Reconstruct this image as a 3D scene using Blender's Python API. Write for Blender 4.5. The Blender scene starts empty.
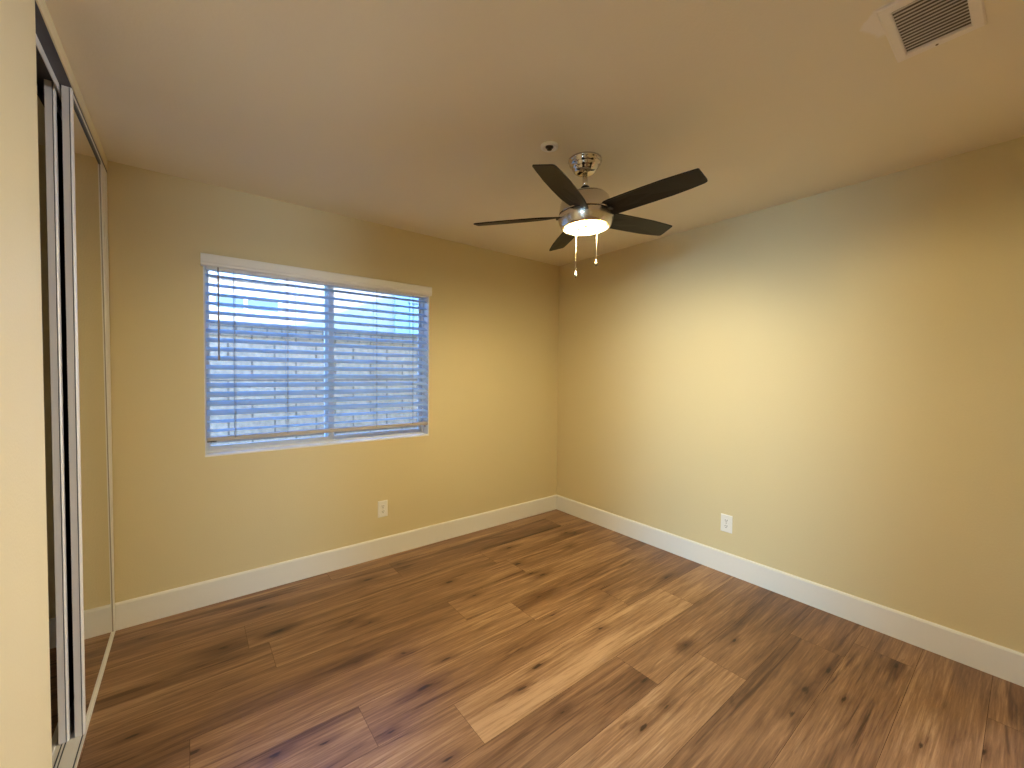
import bpy, bmesh, math, random
from mathutils import Vector, Matrix
random.seed(7)
PI = math.pi
scene = bpy.context.scene
COL = scene.collection

# ------------------------------------------------------------------ camera
cam_data = bpy.data.cameras.new('camera')
cam_data.sensor_fit = 'HORIZONTAL'
cam_data.sensor_width = 36.0
cam_data.lens = 36.0 * 409.68 / 1024.0
cam_data.clip_start = 0.02
cam = bpy.data.objects.new('camera', cam_data)
COL.objects.link(cam)
R_ = Vector((0.78632497, -0.61774516, 0.0091629))
U_ = Vector((0.00991764, 0.02745062, 0.99957396))
F_ = Vector((0.61773351, 0.78589909, -0.02771168))
m = Matrix(((R_.x, U_.x, -F_.x), (R_.y, U_.y, -F_.y), (R_.z, U_.z, -F_.z))).to_4x4()
m.translation = Vector((-2.91091, -2.95402, 1.37448))
cam.matrix_world = m
scene.camera = cam

# ------------------------------------------------------------------ view, world, sun
scene.view_settings.view_transform = 'Standard'
scene.view_settings.look = 'None'
scene.view_settings.gamma = 1.0
scene.view_settings.use_curve_mapping = False
scene.view_settings.exposure = 0.08
scene.cycles.use_denoising = True
scene.cycles.max_bounces = 14
scene.cycles.diffuse_bounces = 8
scene.cycles.sample_clamp_indirect = 8.0

SKY = 3.3
SUN = 8.0
LAMP = 23.0
HALL = 130.0
HALLB = 385.0
HALLC = 470.0
DISK = 34.0
LAMP_COL = (1.0, 0.81, 0.45)

world = bpy.data.worlds.new('world')
scene.world = world
world.use_nodes = True
wn = world.node_tree
wn.nodes.clear()
wo = wn.nodes.new('ShaderNodeOutputWorld')
wb = wn.nodes.new('ShaderNodeBackground')
ws = wn.nodes.new('ShaderNodeTexSky')
ws.sky_type = 'NISHITA'
ws.sun_disc = False
ws.sun_elevation = math.radians(20)
ws.sun_rotation = math.radians(180)
ws.altitude = 100
ws.air_density = 1.0
ws.dust_density = 0.3
ws.ozone_density = 2.5
wm = wn.nodes.new('ShaderNodeMix')          # clear winter-blue sky
wm.data_type = 'RGBA'
wm.blend_type = 'MULTIPLY'
wm.inputs[0].default_value = 1.0
wm.inputs[7].default_value = (0.55, 0.86, 1.32, 1)
wn.links.new(ws.outputs[0], wm.inputs[6])
wn.links.new(wm.outputs[2], wb.inputs['Color'])
wb.inputs['Strength'].default_value = SKY
wn.links.new(wb.outputs[0], wo.inputs['Surface'])


def light(name, kind, loc, energy, color, rot=(0, 0, 0), **kw):
    d = bpy.data.lights.new(name, kind)
    d.energy = energy
    d.color = color
    for k, v in kw.items():
        setattr(d, k, v)
    o = bpy.data.objects.new(name, d)
    o.location = loc
    o.rotation_euler = rot
    COL.objects.link(o)
    return o


# low sun behind our own house: it reaches the neighbour's wall over our roof
light('sun', 'SUN', (0, -8, 8), SUN, (1.0, 0.88, 0.70), (math.radians(72), 0, 0), angle=math.radians(0.6))
# unseen lamps added for cool patches: daylight through inferred doorways behind the camera
def far_light(name, loc, aim, energy, color, w, h):
    d = (Vector(aim) - Vector(loc)).normalized()
    o = light(name, 'AREA', loc, energy, color, d.to_track_quat('-Z', 'Z').to_euler(), shape='RECTANGLE', size=w, size_y=h)
    return o


far_light('unseen_hall_light', (-3.55, -9.2, 0.95), (-2.55, 0, 1.4), HALL, (0.56, 0.77, 1.0), 0.55, 1.5)
far_light('unseen_left_light', (-8.2, -4.85, 1.65), (0, -1.45, 0.9), HALLB, (0.44, 0.73, 1.0), 2.0, 1.0)
far_light('unseen_right_light', (4.1, -6.45, 1.5), (-3.23, -1.4, 1.3), HALLC, (0.84, 0.88, 1.0), 1.0, 1.4)
# the bedroom window as a sampling portal for the sky
po = light('window_portal', 'AREA', (-2.135, 0.17, 1.44), 1.0, (1, 1, 1), (math.radians(-90), 0, 0),
           shape='RECTANGLE', size=1.42, size_y=1.14)
po.data.cycles.is_portal = True


# ------------------------------------------------------------------ materials
def new_mat(name):
    mt = bpy.data.materials.new(name)
    mt.use_nodes = True
    nt = mt.node_tree
    return mt, nt, nt.nodes['Principled BSDF'], nt.nodes['Material Output']


def node(nt, kind, **kw):
    n = nt.nodes.new(kind)
    for k, v in kw.items():
        setattr(n, k, v)
    return n


def simple(name, color, rough=0.5, metal=0.0, bump=0.0, scale=200.0, var=0.0, spec=0.5, coords='Object', aniso=None):
    """Principled material with a little noise in colour and surface."""
    mt, nt, b, out = new_mat(name)
    b.inputs['Base Color'].default_value = (*color, 1)
    b.inputs['Roughness'].default_value = rough
    b.inputs['Metallic'].default_value = metal
    b.inputs['Specular IOR Level'].default_value = spec
    tc = node(nt, 'ShaderNodeTexCoord')
    nz = node(nt, 'ShaderNodeTexNoise')
    nz.inputs['Scale'].default_value = scale
    nz.inputs['Detail'].default_value = 3
    if aniso:
        mp = node(nt, 'ShaderNodeMapping')
        mp.inputs['Scale'].default_value = aniso
        nt.links.new(tc.outputs[coords], mp.inputs['Vector'])
        nt.links.new(mp.outputs['Vector'], nz.inputs['Vector'])
    else:
        nt.links.new(tc.outputs[coords], nz.inputs['Vector'])
    if var > 0:
        mx = node(nt, 'ShaderNodeMix', data_type='RGBA')
        mx.inputs[6].default_value = (*[c * (1 - var) for c in color], 1)
        mx.inputs[7].default_value = (*[min(1, c * (1 + var)) for c in color], 1)
        nt.links.new(nz.outputs['Fac'], mx.inputs[0])
        nt.links.new(mx.outputs[2], b.inputs['Base Color'])
    if bump > 0:
        bp = node(nt, 'ShaderNodeBump')
        bp.inputs['Strength'].default_value = bump
        bp.inputs['Distance'].default_value = 0.002
        nt.links.new(nz.outputs['Fac'], bp.inputs['Height'])
        nt.links.new(bp.outputs['Normal'], b.inputs['Normal'])
    return mt


M = {}
WALL = (0.68, 0.59, 0.365)
M['wall'] = simple('wall_paint', WALL, 0.55, bump=0.35, scale=130, var=0.02, spec=0.35)
M['stub'] = M['wall']
M['trim'] = simple('white_trim_paint', (0.80, 0.795, 0.77), 0.35, bump=0.03, scale=60, var=0.01)
M['reveal'] = simple('white_window_return', (0.82, 0.83, 0.82), 0.5, bump=0.05, scale=100, var=0.01)
M['vinyl'] = simple('white_window_vinyl', (0.80, 0.82, 0.82), 0.4, var=0.01, scale=20)
M['slat'] = simple('white_blind_slat', (0.83, 0.84, 0.85), 0.5, var=0.01, scale=30)
M['rail'] = simple('shaded_bottom_rail', (0.46, 0.43, 0.41), 0.5, var=0.02, scale=30)  # grey holds the shade on the backlit rail's front


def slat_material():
    """White vinyl with the blue of the sky tinted in and a little daylight let through."""
    mt, nt, b, out = new_mat('sky_tinted_vinyl_slat')
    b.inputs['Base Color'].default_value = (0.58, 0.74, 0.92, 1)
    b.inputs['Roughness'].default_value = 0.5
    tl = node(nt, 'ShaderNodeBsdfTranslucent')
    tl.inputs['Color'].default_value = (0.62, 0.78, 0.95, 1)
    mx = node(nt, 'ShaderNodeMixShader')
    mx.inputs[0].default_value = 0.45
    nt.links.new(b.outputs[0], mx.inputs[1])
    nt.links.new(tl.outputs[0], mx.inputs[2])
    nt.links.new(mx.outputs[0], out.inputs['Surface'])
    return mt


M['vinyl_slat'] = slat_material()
M['cord'] = simple('pale_blind_cord', (0.20, 0.20, 0.23), 0.8, var=0.03)
M['wand'] = simple('grey_plastic_wand', (0.30, 0.29, 0.32), 0.4, var=0.03)
M['dark_plastic'] = simple('dark_plastic', (0.02, 0.02, 0.022), 0.45, var=0.1)
M['plate'] = simple('white_outlet_plastic', (0.84, 0.83, 0.80), 0.35, var=0.01, scale=40)
M['white_enamel'] = simple('white_enamel', (0.93, 0.93, 0.92), 0.3, var=0.01, scale=30)
M['slot'] = simple('outlet_slot_dark', (0.03, 0.028, 0.025), 0.6, var=0.05)
M['nickel'] = simple('brushed_nickel', (0.72, 0.68, 0.62), 0.24, 1.0, bump=0.05, scale=40, var=0.04, aniso=(1, 1, 30))
M['polished'] = simple('polished_nickel', (0.62, 0.57, 0.51), 0.10, 1.0, var=0.02, scale=30)
M['seam'] = simple('dark_seam_metal', (0.03, 0.026, 0.022), 0.4, 0.6, var=0.1)
M['blade'] = simple('espresso_blade_wood', (0.013, 0.008, 0.005), 0.45, bump=0.04, scale=12, var=0.35, aniso=(2, 40, 40), spec=0.25)
M['chain'] = simple('pull_chain_metal', (0.50, 0.44, 0.33), 0.35, 0.8, var=0.05)
M['fob_white'] = simple('cream_fob', (0.85, 0.80, 0.66), 0.4, var=0.02)
M['pan'] = simple('lamp_pan_enamel', (0.55, 0.42, 0.22), 0.4, var=0.03)
M['socket'] = simple('lamp_socket_tan', (0.62, 0.45, 0.22), 0.45, var=0.05)
M['alu'] = simple('satin_door_metal', (0.80, 0.78, 0.73), 0.42, 0.1, bump=0.02, scale=30, var=0.02, aniso=(40, 40, 1))
M['alu_grey'] = simple('satin_track_metal', (0.80, 0.79, 0.76), 0.42, 0.1, bump=0.02, scale=30, var=0.03)
M['alu_shadow'] = simple('stile_groove_shade', (0.34, 0.31, 0.26), 0.5, 0.1, var=0.03)  # darker copy of the door metal, putting shade between the fins
M['track_dark'] = simple('dark_head_track', (0.10, 0.10, 0.12), 0.5, 0.3, bump=0.1, scale=60, var=0.15)
M['groove'] = simple('door_edge_groove', (0.07, 0.08, 0.10), 0.5, var=0.1)
M['backing'] = simple('mirror_backing', (0.02, 0.02, 0.022), 0.7, var=0.1)
M['vent_paint'] = simple('vent_enamel', (0.88, 0.83, 0.78), 0.45, bump=0.05, scale=60, var=0.02)
M['vent_slat'] = simple('vent_slat_enamel', (0.80, 0.75, 0.70), 0.45, var=0.03)
M['vent_void'] = simple('vent_duct', (0.2, 0.17, 0.14), 0.9, var=0.1)
M['dark_nickel'] = simple('aged_nickel', (0.22, 0.18, 0.13), 0.3, 0.9, var=0.05)
M['dark_metal'] = simple('dark_bronze', (0.05, 0.04, 0.035), 0.4, 0.7, var=0.1)
M['screw'] = simple('screw_metal', (0.25, 0.20, 0.14), 0.4, 0.8, var=0.1)
M['stucco'] = simple('neighbour_stucco', (0.37, 0.28, 0.20), 0.9, bump=0.4, scale=25, var=0.05)
M['hwin'] = simple('neighbour_window_white', (0.55, 0.55, 0.55), 0.5, var=0.02)
M['hglass'] = simple('neighbour_glass', (0.12, 0.16, 0.19), 0.12, var=0.05, scale=3)
M['hroof'] = simple('neighbour_roof_tile', (0.30, 0.20, 0.16), 0.9, bump=0.3, scale=14, var=0.2)
M['panel_blue'] = simple('pale_blue_panel', (0.30, 0.33, 0.34), 0.6, var=0.03, scale=6)
M['pipe'] = simple('grey_conduit', (0.35, 0.36, 0.38), 0.6, var=0.06)
M['ground'] = simple('side_yard_gravel', (0.40, 0.37, 0.33), 0.95, bump=0.5, scale=40, var=0.25)


def ceiling_material():
    """Off-white flat paint, with the whiter dab of primer beside the vent."""
    mt, nt, b, out = new_mat('ceiling_paint')
    b.inputs['Roughness'].default_value = 0.75
    b.inputs['Specular IOR Level'].default_value = 0.25
    tc = node(nt, 'ShaderNodeTexCoord')
    nz = node(nt, 'ShaderNodeTexNoise')
    nz.inputs['Scale'].default_value = 110
    nt.links.new(tc.outputs['Object'], nz.inputs['Vector'])
    bp = node(nt, 'ShaderNodeBump')
    bp.inputs['Strength'].default_value = 0.3
    bp.inputs['Distance'].default_value = 0.002
    nt.links.new(nz.outputs['Fac'], bp.inputs['Height'])
    nt.links.new(bp.outputs['Normal'], b.inputs['Normal'])
    # dab of paint
    sub = node(nt, 'ShaderNodeVectorMath', operation='SUBTRACT')
    sub.inputs[1].default_value = (-1.262, -2.655, 2.44)
    nt.links.new(tc.outputs['Object'], sub.inputs[0])
    mul = node(nt, 'ShaderNodeVectorMath', operation='MULTIPLY')
    mul.inputs[1].default_value = (1.0, 1.25, 0.0)
    nt.links.new(sub.outputs[0], mul.inputs[0])
    ln = node(nt, 'ShaderNodeVectorMath', operation='LENGTH')
    nt.links.new(mul.outputs[0], ln.inputs[0])
    n2 = node(nt, 'ShaderNodeTexNoise')
    n2.inputs['Scale'].default_value = 22
    n2.inputs['Detail'].default_value = 3
    nt.links.new(tc.outputs['Object'], n2.inputs['Vector'])
    ad = node(nt, 'ShaderNodeMath', operation='MULTIPLY_ADD')
    ad.inputs[1].default_value = 0.045
    nt.links.new(n2.outputs['Fac'], ad.inputs[0])
    nt.links.new(ln.outputs['Value'], ad.inputs[2])
    mr = node(nt, 'ShaderNodeMapRange')
    mr.inputs['From Min'].default_value = 0.098
    mr.inputs['From Max'].default_value = 0.088
    nt.links.new(ad.outputs[0], mr.inputs['Value'])
    mx = node(nt, 'ShaderNodeMix', data_type='RGBA')
    mx.inputs[6].default_value = (0.84, 0.775, 0.63, 1)
    mx.inputs[7].default_value = (0.90, 0.86, 0.82, 1)
    nt.links.new(mr.outputs[0], mx.inputs[0])
    nt.links.new(mx.outputs[2], b.inputs['Base Color'])
    return mt


M['ceiling'] = ceiling_material()


def mirror_material():
    mt, nt, b, out = new_mat('mirror_glass')
    b.inputs['Base Color'].default_value = (0.80, 0.81, 0.80, 1)
    b.inputs['Metallic'].default_value = 1.0
    b.inputs['Roughness'].default_value = 0.0
    return mt


M['mirror'] = mirror_material()


def glass_material():
    mt, nt, b, out = new_mat('window_glass')
    nt.nodes.remove(b)
    tr = node(nt, 'ShaderNodeBsdfTransparent')
    tr.inputs['Color'].default_value = (0.95, 0.97, 0.98, 1)
    gl = node(nt, 'ShaderNodeBsdfGlossy')
    gl.inputs['Roughness'].default_value = 0.01
    fr = node(nt, 'ShaderNodeFresnel')
    fr.inputs['IOR'].default_value = 1.45
    mx = node(nt, 'ShaderNodeMixShader')
    nt.links.new(fr.outputs[0], mx.inputs[0])
    nt.links.new(tr.outputs[0], mx.inputs[1])
    nt.links.new(gl.outputs[0], mx.inputs[2])
    nt.links.new(mx.outputs[0], out.inputs['Surface'])
    return mt


M['glass'] = glass_material()


def bulb_material():
    mt, nt, b, out = new_mat('lit_bulb')
    b.inputs['Base Color'].default_value = (0.9, 0.8, 0.6, 1)
    b.inputs['Emission Color'].default_value = (1.0, 0.70, 0.26, 1)
    b.inputs['Emission Strength'].default_value = 5.0
    return mt


M['bulb'] = bulb_material()


def block_material(name, width, height, mortar, c1, c2, cm, offset):
    """Courses of concrete block with darker joints."""
    mt, nt, b, out = new_mat(name)
    b.inputs['Roughness'].default_value = 0.95
    tc = node(nt, 'ShaderNodeTexCoord')
    sx = node(nt, 'ShaderNodeSeparateXYZ')
    cx = node(nt, 'ShaderNodeCombineXYZ')
    nt.links.new(tc.outputs['Object'], sx.inputs[0])
    nt.links.new(sx.outputs['X'], cx.inputs['X'])
    nt.links.new(sx.outputs['Z'], cx.inputs['Y'])
    br = node(nt, 'ShaderNodeTexBrick')
    br.offset = offset
    br.inputs['Scale'].default_value = 1.0
    br.inputs['Brick Width'].default_value = width
    br.inputs['Row Height'].default_value = height
    br.inputs['Mortar Size'].default_value = mortar
    br.inputs['Mortar Smooth'].default_value = 0.2
    br.inputs['Color1'].default_value = (*c1, 1)
    br.inputs['Color2'].default_value = (*c2, 1)
    br.inputs['Mortar'].default_value = (*cm, 1)
    nt.links.new(cx.outputs[0], br.inputs['Vector'])
    nz = node(nt, 'ShaderNodeTexNoise')
    nz.inputs['Scale'].default_value = 24
    nz.inputs['Detail'].default_value = 5
    nt.links.new(tc.outputs['Object'], nz.inputs['Vector'])
    mr = node(nt, 'ShaderNodeMapRange')
    mr.inputs['From Min'].default_value = 0.3
    mr.inputs['From Max'].default_value = 0.7
    mr.inputs['To Min'].default_value = 0.72
    mr.inputs['To Max'].default_value = 1.12
    nt.links.new(nz.outputs['Fac'], mr.inputs['Value'])
    mx = node(nt, 'ShaderNodeMix', data_type='RGBA', blend_type='MULTIPLY')
    mx.inputs[0].default_value = 1.0
    nt.links.new(br.outputs['Color'], mx.inputs[6])
    nt.links.new(mr.outputs[0], mx.inputs[7])
    nt.links.new(mx.outputs[2], b.inputs['Base Color'])
    bp = node(nt, 'ShaderNodeBump')
    bp.inputs['Strength'].default_value = 0.5
    bp.inputs['Distance'].default_value = 0.01
    nt.links.new(nz.outputs['Fac'], bp.inputs['Height'])
    nt.links.new(bp.outputs['Normal'], b.inputs['Normal'])
    return mt


M['block'] = block_material('concrete_block', 0.405, 0.203, 0.010, (0.74, 0.46, 0.29), (0.64, 0.395, 0.25), (0.27, 0.16, 0.10), 0.5)
M['cap_block'] = block_material('cap_block', 0.135, 0.14, 0.008, (0.52, 0.33, 0.215), (0.44, 0.28, 0.18), (0.20, 0.125, 0.08), 0.0)


def plank_material():
    """Oak-look vinyl planks: tone, seed and two knots per plank come from the mesh, grain from noise."""
    mt, nt, b, out = new_mat('oak_vinyl_plank')
    L = nt.links
    tc = node(nt, 'ShaderNodeTexCoord')
    at = node(nt, 'ShaderNodeAttribute', attribute_name='tone')
    sd = node(nt, 'ShaderNodeAttribute', attribute_name='seed')
    tone, seed = at.outputs['Fac'], sd.outputs['Fac']
    # plank-local vector: object coordinates shifted by the seed
    cb = node(nt, 'ShaderNodeCombineXYZ')
    s1 = node(nt, 'ShaderNodeMath', operation='MULTIPLY')
    s1.inputs[1].default_value = 37.0
    L.new(seed, s1.inputs[0])
    L.new(s1.outputs[0], cb.inputs['X'])
    L.new(s1.outputs[0], cb.inputs['Z'])
    ad = node(nt, 'ShaderNodeVectorMath', operation='ADD')
    L.new(tc.outputs['Object'], ad.inputs[0])
    L.new(cb.outputs[0], ad.inputs[1])

    def noise(sx, sy, scale, detail=4, rough=0.55, dist=0.0):
        mp = node(nt, 'ShaderNodeMapping')
        mp.inputs['Scale'].default_value = (sx, sy, 1)
        L.new(ad.outputs[0], mp.inputs['Vector'])
        n = node(nt, 'ShaderNodeTexNoise')
        n.inputs['Scale'].default_value = scale
        n.inputs['Detail'].default_value = detail
        n.inputs['Roughness'].default_value = rough
        n.inputs['Distortion'].default_value = dist
        L.new(mp.outputs[0], n.inputs['Vector'])
        return n.outputs['Fac']

    def maprange(v, a, bb, c, d, smooth=False):
        mr = node(nt, 'ShaderNodeMapRange')
        if smooth:
            mr.interpolation_type = 'SMOOTHSTEP'
        for k, x in zip(('From Min', 'From Max', 'To Min', 'To Max'), (a, bb, c, d)):
            mr.inputs[k].default_value = x
        L.new(v, mr.inputs['Value'])
        return mr.outputs[0]

    def mth(op, a, bb):
        n = node(nt, 'ShaderNodeMath', operation=op)
        for i, v in enumerate((a, bb)):
            if isinstance(v, (int, float)):
                n.inputs[i].default_value = v
            else:
                L.new(v, n.inputs[i])
        return n.outputs[0]

    broad = noise(0.9, 9.0, 1.0, 3, 0.5, 0.6)        # long soft streaks
    mid = noise(2.2, 46.0, 1.0, 5, 0.65, 1.0)         # grain bands
    fine = noise(6.0, 150.0, 1.0, 4, 0.65)            # fine pores
    flat = noise(60.0, 420.0, 1.0, 2, 0.5)
    g = mth('ADD', mth('MULTIPLY', broad, 0.34), mth('MULTIPLY', mid, 0.40))
    g = mth('ADD', g, mth('MULTIPLY', fine, 0.26))
    g = maprange(g, 0.385, 0.615, 0.0, 1.0)
    g = mth('ADD', mth('MULTIPLY', g, 0.72), mth('MULTIPLY', tone, 0.62))
    g = mth('SUBTRACT', g, 0.17)
    cr = node(nt, 'ShaderNodeValToRGB')
    el = cr.color_ramp.elements
    el[0].position = 0.0
    el[0].color = (0.088, 0.042, 0.021, 1)
    el[1].position = 1.0
    el[1].color = (0.49, 0.315, 0.175, 1)
    for p, c in ((0.30, (0.175, 0.090, 0.045)), (0.55, (0.262, 0.145, 0.073)), (0.78, (0.365, 0.220, 0.116))):
        e = el.new(p)
        e.color = (*c, 1)
    L.new(g, cr.inputs['Fac'])
    # dark mineral streaks
    st = noise(0.75, 13.0, 1.0, 5, 0.65, 1.2)
    stm = maprange(st, 0.55, 0.68, 0.0, 1.0, True)
    pore = maprange(flat, 0.60, 0.75, 0.0, 0.25)
    col = cr.outputs['Color']

    def darken(col, fac, c):
        mx = node(nt, 'ShaderNodeMix', data_type='RGBA', blend_type='MULTIPLY')
        L.new(fac, mx.inputs[0])
        L.new(col, mx.inputs[6])
        mx.inputs[7].default_value = (*c, 1)
        return mx.outputs[2]

    col = darken(col, stm, (0.46, 0.38, 0.34))
    col = darken(col, pore, (0.5, 0.45, 0.4))
    # the knots
    wob = noise(9.0, 48.0, 1.0, 4, 0.65)
    for k in (1, 2, 3):
        ka = node(nt, 'ShaderNodeAttribute', attribute_name='knot%d' % k)
        sp = node(nt, 'ShaderNodeSeparateXYZ')
        L.new(ka.outputs['Vector'], sp.inputs[0])
        so = node(nt, 'ShaderNodeSeparateXYZ')
        L.new(tc.outputs['Object'], so.inputs[0])
        dx = mth('MULTIPLY', mth('SUBTRACT', so.outputs['X'], sp.outputs['X']), 0.33)
        dy = mth('SUBTRACT', so.outputs['Y'], sp.outputs['Y'])
        d = mth('SQRT', mth('ADD', mth('MULTIPLY', dx, dx), mth('MULTIPLY', dy, dy)), 0)
        d = mth('ADD', d, mth('MULTIPLY', mth('SUBTRACT', wob, 0.5), 0.040))
        d = mth('DIVIDE', d, mth('MAXIMUM', sp.outputs['Z'], 0.0001))
        halo = maprange(d, 5.0, 0.4, 0.0, 0.70, True)
        core = maprange(d, 0.95, 0.1, 0.0, 0.92, True)
        col = darken(col, halo, (0.42, 0.33, 0.28))
        col = darken(col, core, (0.16, 0.12, 0.10))
    L.new(col, b.inputs['Base Color'])
    rg = maprange(mid, 0.3, 0.7, 0.30, 0.44)
    L.new(rg, b.inputs['Roughness'])
    b.inputs['Specular IOR Level'].default_value = 0.45
    bp = node(nt, 'ShaderNodeBump')
    bp.inputs['Strength'].default_value = 0.12
    bp.inputs['Distance'].default_value = 0.001
    L.new(fine, bp.inputs['Height'])
    L.new(bp.outputs['Normal'], b.inputs['Normal'])
    return mt


M['plank'] = plank_material()
M['plank_gap'] = simple('plank_seam', (0.05, 0.025, 0.012), 0.8, var=0.1)


# ------------------------------------------------------------------ mesh helpers
def box(bm, x0, x1, y0, y1, z0, z1, mi=0):
    vs = [bm.verts.new(p) for p in ((x0, y0, z0), (x1, y0, z0), (x1, y1, z0), (x0, y1, z0),
                                    (x0, y0, z1), (x1, y0, z1), (x1, y1, z1), (x0, y1, z1))]
    fs = []
    for q in ((3, 2, 1, 0), (4, 5, 6, 7), (0, 1, 5, 4), (1, 2, 6, 5), (2, 3, 7, 6), (3, 0, 4, 7)):
        f = bm.faces.new([vs[i] for i in q])
        f.material_index = mi
        fs.append(f)
    return fs


def prism(bm, pts, vec, mi=0, smooth=False):
    """Closed outline (list of 3-D points) swept along vec."""
    vec = Vector(vec)
    a = [bm.verts.new(p) for p in pts]
    b = [bm.verts.new(Vector(p) + vec) for p in pts]
    n = len(pts)
    fs = [bm.faces.new(list(reversed(a))), bm.faces.new(b)]
    for i in range(n):
        f = bm.faces.new((a[i], a[(i + 1) % n], b[(i + 1) % n], b[i]))
        f.smooth = smooth
        fs.append(f)
    for f in fs:
        f.material_index = mi
    return fs


def lathe(bm, prof, seg=48, center=(0, 0, 0), mi=0, mis=None, axis='Z', smooth=True):
    """prof: list of (r, z); a radius of 0 makes a pole."""
    c = Vector(center)
    rings = []
    for r, z in prof:
        if r <= 1e-6:
            rings.append([bm.verts.new(c + Vector((0, 0, z)))])
        else:
            rings.append([bm.verts.new(c + Vector((r * math.cos(2 * PI * k / seg), r * math.sin(2 * PI * k / seg), z))) for k in range(seg)])
    fs = []
    for i in range(len(rings) - 1):
        A, B = rings[i], rings[i + 1]
        for k in range(seg):
            k2 = (k + 1) % seg
            if len(A) == 1 and len(B) == 1:
                continue
            if len(A) == 1:
                f = bm.faces.new((A[0], B[k], B[k2]))
            elif len(B) == 1:
                f = bm.faces.new((A[k], B[0], A[k2]))
            else:
                f = bm.faces.new((A[k], B[k], B[k2], A[k2]))
            f.smooth = smooth
            f.material_index = mis[i] if mis else mi
            fs.append(f)
    return fs


def tube(bm, pts, r, seg=8, mi=0):
    pts = [Vector(p) for p in pts]
    rings = []
    for i, p in enumerate(pts):
        t = (pts[min(i + 1, len(pts) - 1)] - pts[max(i - 1, 0)]).normalized()
        a = t.orthogonal().normalized() if abs(t.z) < 0.99 else Vector((1, 0, 0))
        a = (a - t * a.dot(t)).normalized()
        b = t.cross(a)
        rings.append([bm.verts.new(p + r * (math.cos(2 * PI * k / seg) * a + math.sin(2 * PI * k / seg) * b)) for k in range(seg)])
    for i in range(len(rings) - 1):
        for k in range(seg):
            f = bm.faces.new((rings[i][k], rings[i][(k + 1) % seg], rings[i + 1][(k + 1) % seg], rings[i + 1][k]))
            f.smooth = True
            f.material_index = mi
    for rg in (rings[0], rings[-1]):
        f = bm.faces.new(rg)
        f.material_index = mi


def obj(name, bm, mats, parent=None, bevel=0.0, loc=None, rot=None, local=False):
    """Link bm as one mesh object. Geometry is given in world coordinates unless local."""
    bmesh.ops.recalc_face_normals(bm, faces=bm.faces[:])
    me = bpy.data.meshes.new(name)
    if not isinstance(mats, (list, tuple)):
        mats = [mats]
    for mt in mats:
        me.materials.append(mt)
    if parent is not None and not local:
        bm.transform(Matrix.Translation(-world_loc(parent)))
    bm.to_mesh(me)
    bm.free()
    o = bpy.data.objects.new(name, me)
    COL.objects.link(o)
    if parent is not None:
        o.parent = parent
    if loc is not None:
        o.location = loc
    if rot is not None:
        o.rotation_euler = rot
    if bevel > 0:
        md = o.modifiers.new('edge', 'BEVEL')
        md.width = bevel
        md.segments = 2
        md.limit_method = 'ANGLE'
        md.angle_limit = math.radians(40)
    return o


def world_loc(o):
    v = Vector((0, 0, 0))
    while o is not None:
        v += o.location
        o = o.parent
    return v


def thing(name, label, cat, loc, group=None, kind='thing'):
    o = bpy.data.objects.new(name, None)
    o.empty_display_size = 0.05
    o.location = loc
    COL.objects.link(o)
    o['label'] = label
    o['category'] = cat
    if kind:
        o['kind'] = kind
    if group:
        o['group'] = group
    return o


def struct(name, bm, mats, label, cat, bevel=0.0, parent=None):
    o = obj(name, bm, mats, parent, bevel)
    if parent is None:
        o['kind'] = 'structure'
        o['label'] = label
        o['category'] = cat
    return o


B = bmesh.new
W = 3.23            # closet front plane at x = -W
H = 2.44            # ceiling height
T = 0.014           # baseboard thickness
HB = 0.144          # baseboard height
YB = -4.60          # wall behind the camera
WX0, WX1, WZ0, WZ1 = -2.847, -1.425, 0.875, 2.01    # window opening
WALL_T = 0.15
OPEN = -1.258       # near edge of the closet opening
HEAD = 2.385        # underside of the closet header

# ------------------------------------------------------------------ floor
PW, PL = 0.2278, 1.51
Y_SEAM = -0.826
ROW_JOINT = {-3: -1.805, -2: -2.695, -1: -1.10, 0: -1.716, 1: -2.925, 2: -2.382, 3: -2.067, 4: -1.295, 5: -0.955, 6: -0.414, 7: -1.75, 8: -2.6}
TONE = {(3, 0): 0.92, (3, -1): 0.68, (4, -1): 0.24, (4, 0): 0.48, (5, -1): 0.66, (5, 0): 0.20, (6, -1): 0.28, (6, 0): 0.30,
        (2, -1): 0.74, (2, 0): 0.64, (2, 1): 0.45, (1, 0): 0.66, (1, 1): 0.56, (0, -1): 0.34, (0, 0): 0.66, (-1, 0): 0.62, (-1, -1): 0.45,
        (-2, 0): 0.48, (-2, 1): 0.60, (-3, -1): 0.38, (-3, 0): 0.26, (7, 0): 0.3, (7, -1): 0.3, (8, 0): 0.5}


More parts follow.
